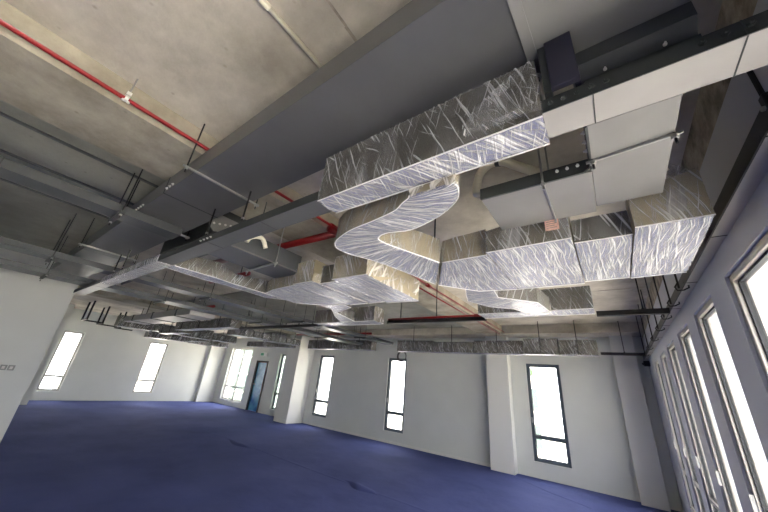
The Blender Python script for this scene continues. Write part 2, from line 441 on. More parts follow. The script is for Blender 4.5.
NW = [0]
def window(axis, pos, depth, a0, a1, z0, z1, zt=.72, mat='frame', inward=1, cols=1, glass='glass', w=.045, splits=None, inset=.6):
    """framed window set into the hole; a sash line (transom) at zt"""
    NW[0] += 1
    d0 = pos+depth*inset; d1 = d0+.06*(1 if depth > 0 else -1)
    def bx(p, q, z_0, z_1, e=0):
        if axis == 0: return ((d0-e, p, z_0), (d1+e, q, z_1))
        return ((p, d0-e, z_0), (q, d1+e, z_1))
    c = (d0, (a0+a1)/2, z0) if axis == 0 else ((a0+a1)/2, d0, z0)
    t = empty('window_%d' % NW[0], c, kind='structure')
    mb = MB()
    for p, q, r, s in ((a0, a0+w, z0, z1), (a1-w, a1, z0, z1), (a0+w, a1-w, z0, z0+w), (a0+w, a1-w, z1-w, z1), (a0+w, a1-w, zt-w/2, zt+w/2)):
        mb.box(*bx(p, q, r, s))
    for x in (splits or []): mb.box(*bx(x-w/2, x+w/2, z0+w, z1-w))
    wf = mb.build('window_frame', M[mat], t, bevel=.004)
    # dark gasket lines round each light
    gb = MB(); g = .012; sg = -1 if depth > 0 else 1
    lights = []
    xs = [a0+w]+[v for x in (splits or []) for v in (x-w/2, x+w/2)]+[a1-w]
    for k in range(0, len(xs), 2):
        lights += [(xs[k], xs[k+1], z0+w, zt-w/2), (xs[k], xs[k+1], zt+w/2, z1-w)]
    dm = (d0+d1)/2
    def gx(p, q, r, s, h=.012):
        if axis == 0: return ((dm-h, p, r), (dm+h, q, s))
        return ((p, dm-h, r), (q, dm+h, s))
    for (p, q, r, s) in lights:
        for (pp, qq, rr, ss) in ((p, p+g, r, s), (q-g, q, r, s), (p+g, q-g, r, r+g), (p+g, q-g, s-g, s)): gb.box(*gx(pp, qq, rr, ss))
    gb.build('gasket', M['gasket'], wf)
    for (p, q, r, s) in lights: MB().box(*gx(p+g, q-g, r+g, s-g, .003)).build('pane', M[glass], t)
    # a small latch on the inner face
    zz = zt+.25; f = d0 if depth > 0 else d0
    if axis == 0: B((d0-.02*(1 if depth > 0 else -1), a1-w*.8, zz), (d0, a1-w*.3, zz+.1)).build('latch', M['steel'], wf)
    else: B((a0+w*.3, d0-.02*(1 if depth > 0 else -1), zz), (a0+w*.8, d0, zz+.1)).build('latch', M['steel'], wf)
    return t
for a, b in right_win:
    window(0, XR, TH, a, b, ZS, ZH, mat='frame_light', w=.035, inset=.06)
    portal('portal', (XR+TH+.02, (a+b)/2, (ZS+ZH)/2), (-1, 0, 0), b-a, ZH-ZS)
for a, b in back_win:
    window(1, YB, TH, a, b, ZS, ZH, inset=.12, w=.06)
    portal('portal', ((a+b)/2, YB+TH+.02, (ZS+ZH)/2), (0, -1, 0), b-a, ZH-ZS)
for a, b in left_win:
    window(0, XL, -TH, a, b, ZS, ZH, inset=.25, mat='frame_light')
    portal('portal', (XL-TH-.02, (a+b)/2, (ZS+ZH)/2), (1, 0, 0), b-a, ZH-ZS)
window(1, YB, TH, -14.15, -12.48, .2, 2.3, splits=[-13.3], mat='board', glass='glass', inset=.3)
portal('portal', (-13.3, YB+TH+.02, 1.25), (0, -1, 0), 1.6, 2.1)
window(1, YB, TH, -10.5, -10.2, .2, 2.13, glass='glass_green', inset=.3)
for a, b in rear_win:
    window(1, -4, -TH, a, b, .28, 2.3)
    portal('portal', ((a+b)/2, -4-TH-.02, 1.3), (0, 1, 0), b-a, 2.0)
d = empty('door_1', (-11.6, YB, 0), kind='structure')
fm = MB(); [fm.box(*q) for q in (((-12, YB-.02, 0), (-11.92, YB+.1, 1.84)), ((-11.28, YB-.02, 0), (-11.2, YB+.1, 1.84)), ((-11.92, YB-.02, 1.77), (-11.28, YB+.1, 1.84)))]
fm.build('door_frame', M['gasket'], d)
B((-11.92, YB+.03, .01), (-11.28, YB+.07, 1.77)).build('door_leaf', M['blue'], d)
hm = MB().tube([(-11.85, YB+.03, .95), (-11.85, YB-.03, .95), (-11.74, YB-.03, .95)], .012, 8); hm.build('door_handle', M['steel'], d)
# skirting boards
struct('baseboard_back', B((-8.6, YB-.012, 0), (-2.42, YB, .06)), M['board'])
struct('baseboard_right', B((XR-.012, -4, 0), (XR, YB, .06)), M['board'])
# carpet sheet edges and folds
for k, (p, q, w_, h_) in enumerate((((-8.6, 4.47), (-1.2, 4.32), .03, .006), ((-1.9, 7.3), (-.6, 6.5), .03, .008), ((-7.3, 4.4), (-6.2, 4.32), .10, .035), ((-3.75, 4.42), (-3.0, 4.3), .10, .04))):
    P, Q = Vector(p), Vector(q); n = Vector((-(Q-P).y, (Q-P).x)).normalized(); mb = MB(); N = 16
    for j_ in range(N+1):
        f = j_/N; c = P.lerp(Q, f)+n*.02*math.sin(f*9); e_ = max(.02, math.sin(math.pi*f)) if h_ > .02 else 1
        for a_, z_ in ((-1, .0005), (-.5, h_*.7), (0, h_), (.6, h_*.5), (1.3, .0005)): v_ = c+n*w_*a_*e_; mb.v.append((v_.x, v_.y, .0005+z_*e_))
    for j_ in range(N):
        for k_ in range(4): a_ = j_*5+k_; mb.f.append((a_, a_+5, a_+6, a_+1))
    o = mb.build('carpet_fold', M['carpet'], smooth=True); o['kind'] = 'structure'

# ------------------------------------------------------------------ outside
struct('ground_outside', B((-90, -70, -7.2), (90, 90, -7)), M['paving'])
def building(x0, x1, y0, y1, h, label, nx, ny, nz, face):
    t = empty('building', ((x0+x1)/2, (y0+y1)/2, -7), label, 'building')
    B((x0, y0, -7), (x1, y1, h)).build('wall', M['facade'], t)
    for k in range(nz):
        z0 = -6+k*3.1
        if z0+1.9 > h: break
        mb = MB()
        if face == 'x':
            for j in range(ny):
                w = (y1-y0)/ny; mb.box((x0-.06, y0+w*(j+.15), z0), (x0+.02, y0+w*(j+.85), z0+1.9))
        else:
            for j in range(nx):
                w = (x1-x0)/nx; mb.box((x0+w*(j+.15), y0-.06, z0), (x0+w*(j+.85), y0+.02, z0+1.9))
        mb.build('window_row', M['pane_out'], t)
building(16, 26, 26, 44, 3.2, 'pale building with green window rows seen through the right windows', 4, 9, 4, 'x')
building(-14, -6, 34, 44, 4.5, 'pale building seen through the tall windows of the back wall', 5, 4, 4, 'y')
building(-48, -40, 8, 26, 2.4, 'low pale building seen through the far left windows', 4, 7, 3, 'y')

t = empty('building', (-26, 17, -7), 'narrow dark green glass tower seen through the wide window beside the blue door', 'building')
B((-27.3, 15.6, -7), (-24.6, 18.5, 7)).build('wall', M['green_glass'], t)
mb = MB()
for k in range(9): mb.box((-27.32, 15.55, -6+k*1.4), (-24.58, 15.62, -5.9+k*1.4))
mb.build('floor_band', M['facade'], t)
t = empty('building', (-20.5, 18, -7), 'second dark green glass block seen through the slim window right of the blue door', 'building')
B((-20.6, 15.6, -7), (-19.6, 18.5, 3.2)).build('wall', M['green_glass'], t)
tr = empty('tree', (-4.5, 20, -7), 'green tree beyond the tall window near the right corner', 'tree')
T([(-4.5, 20, -7), (-4.4, 20, 2.2)], [.25, .1], 8).build('trunk', M['khaki'], tr)
mb = MB()
for k in range(40):
    a, h_ = random.uniform(0, 6.3), random.uniform(1.2, 4.6); r_ = .55*random.random()*(1.2-abs(h_-2.6)/2.4)
    mb.ball((-4.4+r_*math.cos(a), 20+r_*math.sin(a), h_), random.uniform(.14, .3), 5)
mb.build('crown', M['leaf'], tr)

# ------------------------------------------------------------------ big plain duct across the room
D1B, D1T = 2.57, 2.70
t = empty('supply_duct', (-3, .65, D1B), 'wide plain grey sheet metal duct crossing the upper left under the slab', 'duct')
for k, (a, b) in enumerate(((-6.6, -4.6), (-4.595, -2.35), (-2.345, -.075), (-.07, .36))):
    B((a, .49, D1B), (b, .87, D1T)).build('duct_section', M['grey_pale' if k == 3 else 'grey'], t, bevel=.003)  # paler right end: window light put into the sheet colour
for x in (-4.6, -2.35):
    B((x-.004, .488, D1B-.001), (x+.004, .872, D1T+.002)).build('joint_flange', M['slate'], t)
bolts(t, [(-2.3+.05*k, .49, D1B+.02) for k in range(3)], ax=(0, -1, 0))
bolts(t, [(-2.9+.05*k, .49, D1B+.02) for k in range(4)], ax=(0, -1, 0))
trapeze((-1.86, .44), (-1.86, .90), 'steel strut with two rods under the plain grey duct, by the long red pipe', D1B, dz=.012, w=.012)
trapeze((-.075, .44), (-.055, .88), 'flat strap hanger with bolt across the plain grey duct near the wrapped box end', D1B, dz=.008, w=.032, mat='grey_pale', rodmat='slate')
trapeze((-3.0, .44), (-3.0, .92), 'strut with two rods under the plain grey duct, where the nearest trunking crosses', D1B, dz=.015)
trapeze((-4.4, .44), (-4.4, .92), 'strut with two rods under the far left end of the plain grey duct', D1B, dz=.015)
# sloping connector from its right end down to the trunking
c = empty('duct_connector', (.2, .9, 2.45), 'dark grey sloping connector plate with bolts beside the upper right duct end', 'duct')
MB().prism([(.872, D1B+.06), (.872, 2.515), (.918, 2.485), (.94, 2.485), (.94, D1B+.06)], 0, .06, .345).build('plate', M['tray'], c)
B((.07, .915, 2.36), (.35, .935, 2.485)).build('flange', M['slate'], c)
bolts(c, [(.13, .91, 2.49), (.275, .91, 2.49)], ax=(0, -1, 0), r=.004)

# ------------------------------------------------------------------ trunking row with wrapped box
ZB = 2.30
def trunk(x0, x1, label, joints=(), mat='galv', nb=0):
    t = empty('cable_trunking', ((x0+x1)/2, .86, ZB), label, 'trunking', None)
    B((x0, .803, ZB), (x1, .92, ZB+.008)).build('bottom_plate', M[mat], t)
    B((x0, .80, ZB), (x1, .803, ZB+.05)).build('side_plate', M['slate'], t)
    B((x0, .917, ZB+.008), (x1, .92, ZB+.05)).build('side_plate', M['slate'], t)
    B((x0, .803, ZB+.045), (x1, .917, ZB+.048)).build('top_plate', M['slate'], t)
    for x in joints:
        B((x-.0015, .7985, ZB-.0015), (x+.0015, .921, ZB+.05)).build('joint', M['slate'], t)
    return t
t1 = trunk(-.055, .468, 'light grey bolted trunking from wrapped box to the window wall', (.075, .37))
bolts(t1, [(-.03+.035*k, .80, ZB+.026) for k in range(5)]+[(.3+.04*k, .80, ZB+.026) for k in range(4)], r=.006, mat='slate')
t2 = trunk(-3.1, -1.06, 'grey trunking running left from the end of the wrapped box', (-1.55, -2.2), mat='grey')  # darker copy of the trunking: dimness away from the windows painted in
bolts(t2, [(-2.3+.05*k, .80, ZB+.026) for k in range(4)], r=.006)
t3 = trunk(-6.3, -3.1, 'silvery film covered trunking whose far end meets the white left wall', (-4.2, -5.2), mat='galv')
sweep([((-4.9, .80), (-4.9, .92), ZB, ZB+.06), ((-3.1, .80), (-3.1, .92), ZB, ZB+.06)], step=.05, off=.006, amp=.01, seed=5).build('plastic_wrap', M['film'], t3, smooth=True)
t = wrapped('wrapped_duct', [((-1.05, .80), (-1.05, .92), ZB-.012, 2.55), ((-.055, .80), (-.055, .925), ZB-.012, 2.54)],
            label='long film wrapped duct box under the plain grey duct, upper centre', seed=1, amp=.008, step=.03, side='dark_sheet', cap='dark_sheet', fb='film_cross', fc='film_side')
# loose gathered sheet over its right end
tag(sweep([((-.30, .775), (-.30, .80), ZB+.02, 2.36), ((-.18, .765), (-.18, .80), ZB+.02, 2.44), ((-.06, .77), (-.06, .80), ZB+.02, 2.52)], step=.03, off=.002, amp=.012, seed=9).build('loose_film', M['film_side'], t), 'loose bunched film')
e = empty('duct_end_box', (0, .8, 2.34), 'dark blue grey end box beside the wrapped box at upper centre', 'duct')
B((-.02, .775, 2.36), (.055, .795, D1B-.002)).build('casing', M['navy'], e, bevel=.003)
B((-.04, .785, 2.355), (-.02, .915, D1B-.004)).build('flange', M['slate'], e)
B((.04, .795, 2.355), (.055, .9, D1B-.004)).build('side_panel', M['navy'], e)
# S-shaped bend from the wrapped box to the big wrapped plenum
def smooth(P, n=4):
    P = [Vector(p) for p in P]; out = []
    for k in range(len(P)-1):
        a, b, c, d_ = P[max(k-1, 0)], P[k], P[k+1], P[min(k+2, len(P)-1)]
        for j in range(n):
            t_ = j/n
            out.append(.5*((2*b)+(c-a)*t_+(2*a-5*b+4*c-d_)*t_*t_+(3*b-a-3*c+d_)*t_**3))
    return out+[P[-1]]
Rr = smooth([(-.40, .925), (-.395, .96), (-.44, 1.04), (-.57, 1.12), (-.74, 1.165), (-.86, 1.135), (-.94, 1.155), (-.94, 1.22), (-.88, 1.36), (-.78, 1.59)])
Ll = smooth([(-.60, .925), (-.61, .935), (-.65, .95), (-.72, .985), (-.87, 1.01), (-1.05, 1.035), (-1.22, 1.11), (-1.25, 1.23), (-1.13, 1.48), (-1.0, 1.98)])
wrapped('wrapped_duct_bend', [(l, r, 2.25-.035*k/(len(Ll)-1), 2.40-.03*k/(len(Ll)-1)) for k, (l, r) in enumerate(zip(Ll, Rr))], label='film wrapped S shaped duct bend curling between the long box and the big plenum', seed=2, amp=.006, step=.025, side='khaki', cap='khaki')

# ------------------------------------------------------------------ fan coil unit, its inlet duct and the big wrapped plenum
f = empty('fan_coil_unit', (-.07, 1.3, ZB), 'grey fan coil unit with dark bolted lip hung right of the S shaped bend', 'air conditioner')
B((-.37, 1.175, ZB), (.05, 1.50, ZB+.012)).build('drip_tray', M['galv_dull'], f, bevel=.002)
B((-.35, 1.36, ZB+.012), (.05, 1.49, 2.44)).build('casing', M['slate'], f, bevel=.003)
lp = MB().prism([(-.372, ZB), (.025, ZB), (.052, ZB+.022), (.052, ZB+.055), (-.372, ZB+.055)], 1, 1.165, 1.175).build('lip', M['slate'], f)
bolts(lp, [(-.06+.035*k, 1.165, ZB+.035) for k in range(3)], r=.005)
g = empty('inlet_duct', (.16, 1.15, ZB), 'pale grey sheet metal inlet duct between fan coil unit and trunking', 'duct')
B((.052, .925, ZB+.002), (.275, 1.455, ZB+.014)).build('bottom_plate', M['galv_dull'], g, bevel=.002)
B((.06, .95, ZB+.014), (.268, 1.45, 2.44)).build('duct_body', M['grey'], g)
lp = B((.046, .93, ZB+.002), (.054, 1.165, ZB+.07)).build('lip', M['slate'], g)
bolts(lp, [(.046, .99+.05*k, ZB+.035) for k in range(3)], ax=(-1, 0, 0), r=.006)
trapeze((.056, 1.105), (.272, 1.085), 'thin rod hanger crossing under the pale inlet duct', ZB-.001, dz=.008, w=.008, mat='steel', rodmat='black', r=.004)
trapeze((-.115, 1.16), (-.115, 1.50), 'pale rod hanger crossing under the fan coil unit', ZB, dz=.006, w=.007, rodmat='steel', r=.0045)
pw = empty('plenum_box', (-.2, 1.85, 2.2), 'big film wrapped plenum at right, close to the window wall', 'duct')
def seg(secs, seed, *_, **k): skin_on(pw, secs, seed=seed, **k)
# bottom ends first (silver), then the beige upper boxes
ZP = 2.2
seg([((.17, 1.52), (.17, 2.22), ZP, 2.37), ((.41, 1.52), (.41, 2.20), ZP, 2.42)], 11, side='khaki')
seg([((-.06, 1.60), (-.06, 2.22), ZP+.006, 2.33), ((.165, 1.60), (.165, 2.22), ZP+.006, 2.33)], 12, side='dark_sheet', cap='khaki', fc='film_side')
seg([((-.47, 1.53), (-.47, 2.24), ZP, 2.33), ((-.065, 1.52), (-.065, 2.24), ZP, 2.38)], 13, cap='khaki', fc='film_side')
seg([((-.765, 1.60), (-.985, 2.0), ZP+.014, 2.36), ((-.66, 1.58), (-.75, 2.22), ZP+.006, 2.36), ((-.475, 1.56), (-.475, 2.24), ZP, 2.36)], 14, side='khaki', cap='khaki', fc='film_side')
# loose gathered hood of film on top of the right end
tag(sweep([((.18, 1.56), (.18, 2.1), 2.385, 2.41), ((.25, 1.58), (.25, 2.05), 2.385, 2.48), ((.34, 1.60), (.34, 1.95), 2.385, 2.53), ((.41, 1.56), (.41, 2.1), 2.385, 2.42)], step=.03, off=.004, amp=.02, seed=21).build('film_hood', M['film_warm'], pw), 'bunched loose film')
lb = empty('paper_label', (-.13, 1.49, 2.3), 'small pink paper label stuck below the fan coil unit', 'label')
B((-.165, 1.493, 2.245), (-.105, 1.4945, 2.33)).build('sheet', M['paper'], lb)
pr = MB()
for k in range(6): pr.box((-.158, 1.4922, 2.257+k*.011), (-.158+.045-.01*(k % 3 == 1), 1.4931, 2.2595+k*.011))
pr.build('printed_lines', M['grey_plate'], lb)
# cream condensate pipe
dp = empty('drain_pipe', (-.42, 1.28, 2.4), 'cream plastic drain pipe curving over the fan coil unit', 'pipe')
T(smooth([(-.43, 1.3, 2.425), (-.43, 1.3, 2.47), (-.415, 1.3, 2.545), (-.375, 1.3, 2.585), (-.33, 1.3, 2.595), (-.28, 1.3, 2.575), (-.23, 1.3, 2.53), (-.15, 1.3, 2.46), (-.12, 1.32, 2.42), (-.12, 1.37, 2.42)]), .022, 12).build('pipe', M['pvc'], dp, smooth=True)
MB().tube([(-.325, 1.3, 2.597), (-.305, 1.3, 2.59)], .027, 12).build('clamp', M['slate'], dp)
T([(-.315, 1.3, 2.615), (-.315, 1.3, H)], .004, 6).build('hanger_rod', M['black'], dp)

# second wrapped branch from plenum to small row box
Lb = [(-.86, 2.24), (-.92, 2.4), (-.98, 2.6), (-.86, 2.85), (-.68, 2.98), (-.62, 3.18)]
Rb = [(-.66, 2.26), (-.68, 2.4), (-.70, 2.55), (-.58, 2.66), (-.44, 2.8), (-.40, 3.18)]
wrapped('wrapped_duct_bend', [(l, r, 2.24, 2.38) for l, r in zip(Lb, Rb)], label='film wrapped duct bend behind the big plenum, leading to the row box', seed=3, step=.035)
wrapped('wrapped_duct', [((-1.1, 3.2), (-1.1, 3.42), 2.26, 2.47), ((-.06, 3.2), (-.06, 3.42), 2.26, 2.47)], label='film wrapped duct box behind the big plenum, with black bar at both ends', seed=4, cap='foil_dark', fc='film_side')

# left cluster, mirror twin of the first set
h = empty('inlet_duct', (-2.28, 1.2, ZB), 'dark grey inlet duct left of the long wrapped box, behind the trunking', 'duct')
B((-2.46, .925, ZB+.002), (-2.10, 1.56, ZB+.014)).build('bottom_plate', M['grey'], h, bevel=.002)
B((-2.45, .93, ZB+.014), (-2.105, 1.55, 2.46)).build('duct_body', M['tray'], h)
trapeze((-2.5, 1.30), (-2.06, 1.28), 'strut with pale rod under the dark grey inlet duct', ZB, dz=.012, w=.014, rodmat='steel')
dp = empty('drain_pipe', (-2.05, 1.1, 2.4), 'white drain pipe elbow beside the dark grey inlet duct on the left', 'pipe')
T(smooth([(-2.05, 1.000, 2.360), (-2.05, 1.020, 2.400), (-2.05, 1.070, 2.430), (-2.05, 1.120, 2.430), (-2.05, 1.160, 2.370)]), .017, 12).build('pipe', M['pvc'], dp, smooth=True)
T([(-2.05, 1.070, 2.445), (-2.05, 1.070, H)], .004, 6).build('hanger_rod', M['black'], dp)
pw = empty('plenum_box', (-1.9, 1.85, 2.2), 'film wrapped plenum at centre left, with a beige right side face', 'duct')
seg([((-1.68, 1.56), (-1.68, 2.3), ZP, 2.39), ((-1.34, 1.56), (-1.34, 2.32), ZP, 2.39)], 31, side='khaki')
seg([((-1.88, 1.62), (-1.88, 2.28), ZP+.006, 2.36), ((-1.685, 1.62), (-1.685, 2.28), ZP+.006, 2.36)], 32, side='dark_sheet', cap='khaki', fc='film_side')
seg([((-2.12, 1.53), (-2.12, 2.26), ZP, 2.39), ((-1.885, 1.53), (-1.885, 2.26), ZP, 2.39)], 33, side='khaki', cap='khaki', fc='film_side')
seg([((-2.72, 1.66), (-2.72, 2.05), ZP+.01, 2.33), ((-2.5, 1.6), (-2.5, 2.2), ZP+.01, 2.36), ((-2.125, 1.55), (-2.125, 2.25), ZP, 2.36)], 34, side='khaki', cap='khaki', fc='film_side')
wrapped('wrapped_duct_bend', [((-2.6, 2.2), (-2.3, 2.26), 2.24, 2.36), ((-2.62, 2.5), (-2.32, 2.5), 2.24, 2.36), ((-2.9, 2.85), (-2.7, 2.65), 2.24, 2.36), ((-3.1, 3.18), (-2.85, 3.18), 2.24, 2.36)], label='film wrapped duct bend leaving the back of the centre left plenum', seed=35, step=.05)
wrapped('wrapped_duct', [((-3.7, 3.2), (-3.7, 3.42), 2.24, 2.44), ((-2.52, 3.2), (-2.52, 3.42), 2.24, 2.44)], label='film wrapped duct box just behind the centre left plenum', seed=36, step=.05, cap='foil_dark', fc='film_side')
wrapped('wrapped_duct', [((-3.24, .93), (-3.08, .93), 2.3, 2.42), ((-3.26, 1.3), (-3.06, 1.3), 2.3, 2.46), ((-3.22, 1.5), (-3.08, 1.5), 2.3, 2.40), ((-3.24, 2.0), (-3.06, 2.0), 2.3, 2.46), ((-2.8, 2.1), (-2.74, 1.8), 2.25, 2.36)], label='film wrapped peaked duct running back from the trunking, left of centre', seed=37, step=.04)

# ------------------------------------------------------------------ far rows of ducts
row_g = None
def row(x0, x1, y, zb, zt, label, n, seed):
    w = (x1-x0)/n
    t = empty('wrapped_duct', ((x0+x1)/2, y, zb), label, 'duct')
    for k in range(n):
        a, b = x0+k*w, x0+(k+1)*w-.02; dz = .03*((k+seed) % 2)
        s = [((a, y), (a, y+.24), zb, zt-dz), ((b, y), (b, y+.24), zb, zt-dz)]
        skin_on(t, s, seed=seed+k, step=.07, amp=.012, side='dark_sheet', cap='foil_dark', fc='film_side', fold=False)
        T([((a+b)/2, y-.03, zb), ((a+b)/2, y-.03, H)], .008, 6).build('hanger_rod', M['black'], t)
row(-1.42, -.16, 6.82, 2.26, 2.56, 'wrapped duct along the back wall, right end, above the near window', 2, 40)
row(-4.55, -1.44, 6.88, 2.26, 2.53, 'wrapped duct along the back wall between the two columns', 3, 44)
row(-7.9, -5.3, 6.75, 2.26, 2.52, 'wrapped duct above the two narrow windows of the back wall', 3, 50)
row(-11.2, -8.6, 6.6, 2.27, 2.45, 'wrapped duct high in front of the blue door', 2, 54)
row(-9.2, -6.4, 3.3, 2.27, 2.47, 'wrapped duct in the far left, beyond the trunking lines', 3, 58)
row(-11.1, -9.4, 3.6, 2.25, 2.43, 'wrapped duct high before the far left wall, right of the black frames', 3, 62)
row(-13.1, -11.7, 5.2, 2.25, 2.43, 'wrapped duct high before the second far left window', 2, 66)
for (x, y0, y1, zb, zt, lab, sd_) in ((-13.6, 4.0, 7.0, 2.22, 2.52, 'wrapped duct running along above the far left wall', 70), (-11.6, 2.6, 6.2, 2.3, 2.6, 'wrapped duct running back in the far left, right of the black frames', 76), (-8.2, 4.2, 6.4, 2.28, 2.52, 'wrapped duct running back towards the large left column', 82)):
    t = empty('wrapped_duct', (x, (y0+y1)/2, zb), lab, 'duct'); n = 4
    for k in range(n):
        a, b = y0+(y1-y0)*k/n, y0+(y1-y0)*(k+1)/n-.03; dz = .06*(k % 2)
        skin_on(t, [((x, a), (x+.36, a), zb+dz*.3, zt-dz), ((x, b), (x+.36, b), zb+dz*.3, zt-dz)], seed=sd_+k, step=.08, amp=.014, side='dark_sheet', cap='foil_dark', fc='film_side', fold=False)
        T([(x+.38, (a+b)/2, zb), (x+.38, (a+b)/2, H)], .008, 6).build('hanger_rod', M['black'], t)
for k, (a, b, y, lab) in enumerate(((-9.6, -6.0, 2.3, 'long flat shiny duct in the left distance, lower and nearer than two others'), (-11.1, -9.5, 4.5, 'flat shiny raised duct in the far left, left one of two'), (-7.7, -6.0, 5.4, 'flat shiny raised duct in the left distance, right one of two'))):
    t = empty('flat_duct', ((a+b)/2, y, (2.3, 2.66, 2.66)[k]), lab, 'duct')
    z = (2.30, 2.66, 2.66)[k]
    B((a, y, z), (b, y+.45, z+.12)).build('duct_body', M['galv'], t, bevel=.004)
    for j in range(3):
        xx = a+(b-a)*(j+.5)/3; T([(xx+.1, y+.2, z+.11), (xx+.1, y+.2, H)], .008, 6).build('hanger_rod', M['black'], t); B((xx-.02, y-.01, z-.01), (xx+.02, y+.46, z+.13)).build('joint_flange', M['slate'], t)
for k, (x, y) in enumerate(((-12.3, 2.0), (-13.0, 2.5), (-13.6, 3.1))):
    t = empty('pipe_support', (x, y, 2.3), ('black steel hanging frame, nearest of three over the far left window', 'black steel hanging frame, middle of three near the far left window', 'black steel hanging frame, farthest of three near the far left window')[k], 'frame')
    B((x-.02, y-.02, 2.40), (x+.02, y+.02, H)).build('post', M['black'], t); B((x+.56, y-.02, 2.40), (x+.60, y+.02, H)).build('post', M['black'], t)
    B((x-.02, y-.02, 2.36), (x+.60, y+.02, 2.40)).build('crossbar', M['black'], t)
    B((x-.02, y+.02, 2.36), (x+.02, y+.5, 2.40)).build('crossbar', M['black'], t)

# ------------------------------------------------------------------ cable trunking lines running to the back wall
def long_tray(x0, x1, y0, y1, zb, label, hangers, glab):
    t = empty('cable_tray', ((x0+x1)/2, (y0+y1)/2, zb), label, 'cable tray')
    B((x0, y0, zb), (x1, y1, zb+.006)).build('bottom_plate', M['tray'], t)
    B((x1-.004, y0, zb+.006), (x1, y1, zb+.06)).build('side_plate', M['tray'], t)
    B((x0, y0, zb+.006), (x0+.004, y1, zb+.06)).build('side_plate', M['tray'], t)
    B((x0+.004, y0, zb+.055), (x1-.004, y1, zb+.059)).build('lid', M['slate'], t)
    n = int((y1-y0)/1.1)
    for k in range(n):
        yy = y0+(k+1)*1.1; B((x0-.001, yy-.003, zb-.002), (x1+.002, yy+.003, zb+.061)).build('joint', M['slate'], t)
    for (y, lab) in hangers:
        trapeze((x0-.03, y), (x1+.03, y), lab, zb, dz=.02, w=.03, mat='slate', group='rod hangers under the cable trays')
long_tray(-2.88, -2.70, -3.5, .78, 2.45, 'grey cable tray nearest the red pipe, passing under the plain duct', [(.38, 'rod hanger on the nearest tray, just before the plain grey duct'), (-1.5, 'rod hanger on the nearest tray, behind the viewer')], '')
long_tray(-4.72, -4.48, -3.5, 6.6, 2.38, 'grey cable tray second from the red pipe, running to the back wall', [(.3, 'rod hanger on the second tray, before the plain grey duct'), (1.9, 'rod hanger on the second tray, just past the film covered trunking'), (3.6, 'rod hanger on the second tray, in the middle distance'), (5.4, 'rod hanger on the second tray, near the back wall')], '')
long_tray(-5.85, -5.5, -3.5, 6.6, 2.36, 'wide cable tray nearest the white left wall, running to the back wall', [(.4, 'rod hanger on the wide tray, beside the white left wall'), (1.7, 'rod hanger on the wide tray, past the white wall end'), (3.4, 'rod hanger on the wide tray, in the middle distance'), (5.2, 'rod hanger on the wide tray, near the back wall')], '')
# tray on the window wall
t = empty('cable_tray', (.515, 2, 2.28), 'narrow tray with dark side fixed along the window wall', 'cable tray')
B((.478, -3, 2.28), (.538, 7.5, 2.286)).build('bottom_plate', M['frame_light'], t)
B((.472, -3, 2.27), (.478, 7.5, 2.335)).build('side_plate', M['black'], t)
for k in range(8):
    yy = 1.2+k*.75; B((.471, yy-.003, 2.278), (.538, yy+.003, 2.2865)).build('joint', M['black'], t)
for k, y in enumerate((2.75, 3.2, 3.7, 4.3, 5.0, 5.8, 6.6)):
    hk = empty('hook_hanger', (.45, y, 2.27), 'black rod hanger with hook on the window wall tray, number %s from the plenum' % ('one two three four five six seven'.split()[k]), 'hanger', 'rod hangers along the window wall tray')
    T([(.45, y, 2.26), (.45, y, H)], .006, 8).build('rod', M['black'], hk)
    T([(.45, y, 2.30), (.43, y, 2.27), (.44, y, 2.245), (.47, y, 2.245), (.50, y, 2.26), (.50, y, 2.276)], .005, 6).build('hook', M['black'], hk)
hk = empty('clamp_hanger', (.46, 1.1, 2.3), 'thick black rod and clamp on the window wall tray at upper right', 'hanger')
T([(.47, 1.09, 2.33), (.47, 1.09, 2.60), (.475, 1.09, 2.61), (.54, 1.09, 2.61)], .0065, 8).build('rod', M['black'], hk)
B((.462, 1.075, 2.255), (.486, 1.105, 2.345)).build('clamp', M['black'], hk, bevel=.004)
MB().tube([(.455, 1.09, 2.30), (.462, 1.09, 2.30)], .008, 6).build('bolt', M['steel'], hk)
rod((.36, 1.16), 2.52, 'short black rod with bright ends beside the pale inlet duct', name='threaded_rod')
# cross bars
def bar(x0, x1, y, z, label, hs=()):
    t = empty('cross_bar', ((x0+x1)/2, y, z), label, 'bar')
    B((x0, y-.025, z), (x1, y+.025, z+.045)).build('channel', M['black'], t)
    for x in hs:
        T([(x, y+.013, z+.045), (x, y+.013, H)], .006, 8).build('rod', M['black'], t)
        MB().tube([(x, y+.013, z+.045), (x, y+.013, z+.06)], .012, 6).build('nut', M['black'], t)
bar(-.05, .47, 3.5, 2.25, 'black bar from the row box to the window wall tray', (.30,))
bar(-2.5, -1.11, 3.5, 2.25, 'black bar under the thin red pipe, between two wrapped boxes', (-1.75, -2.3))
bar(-.15, .47, 6.98, 2.29, 'black bar at the back corner by the window wall', (.2,))
bar(-6.35, -3.75, 3.5, 2.25, 'black bar in the left distance, behind the centre left plenum', (-4.1, -5.0, -6.2))

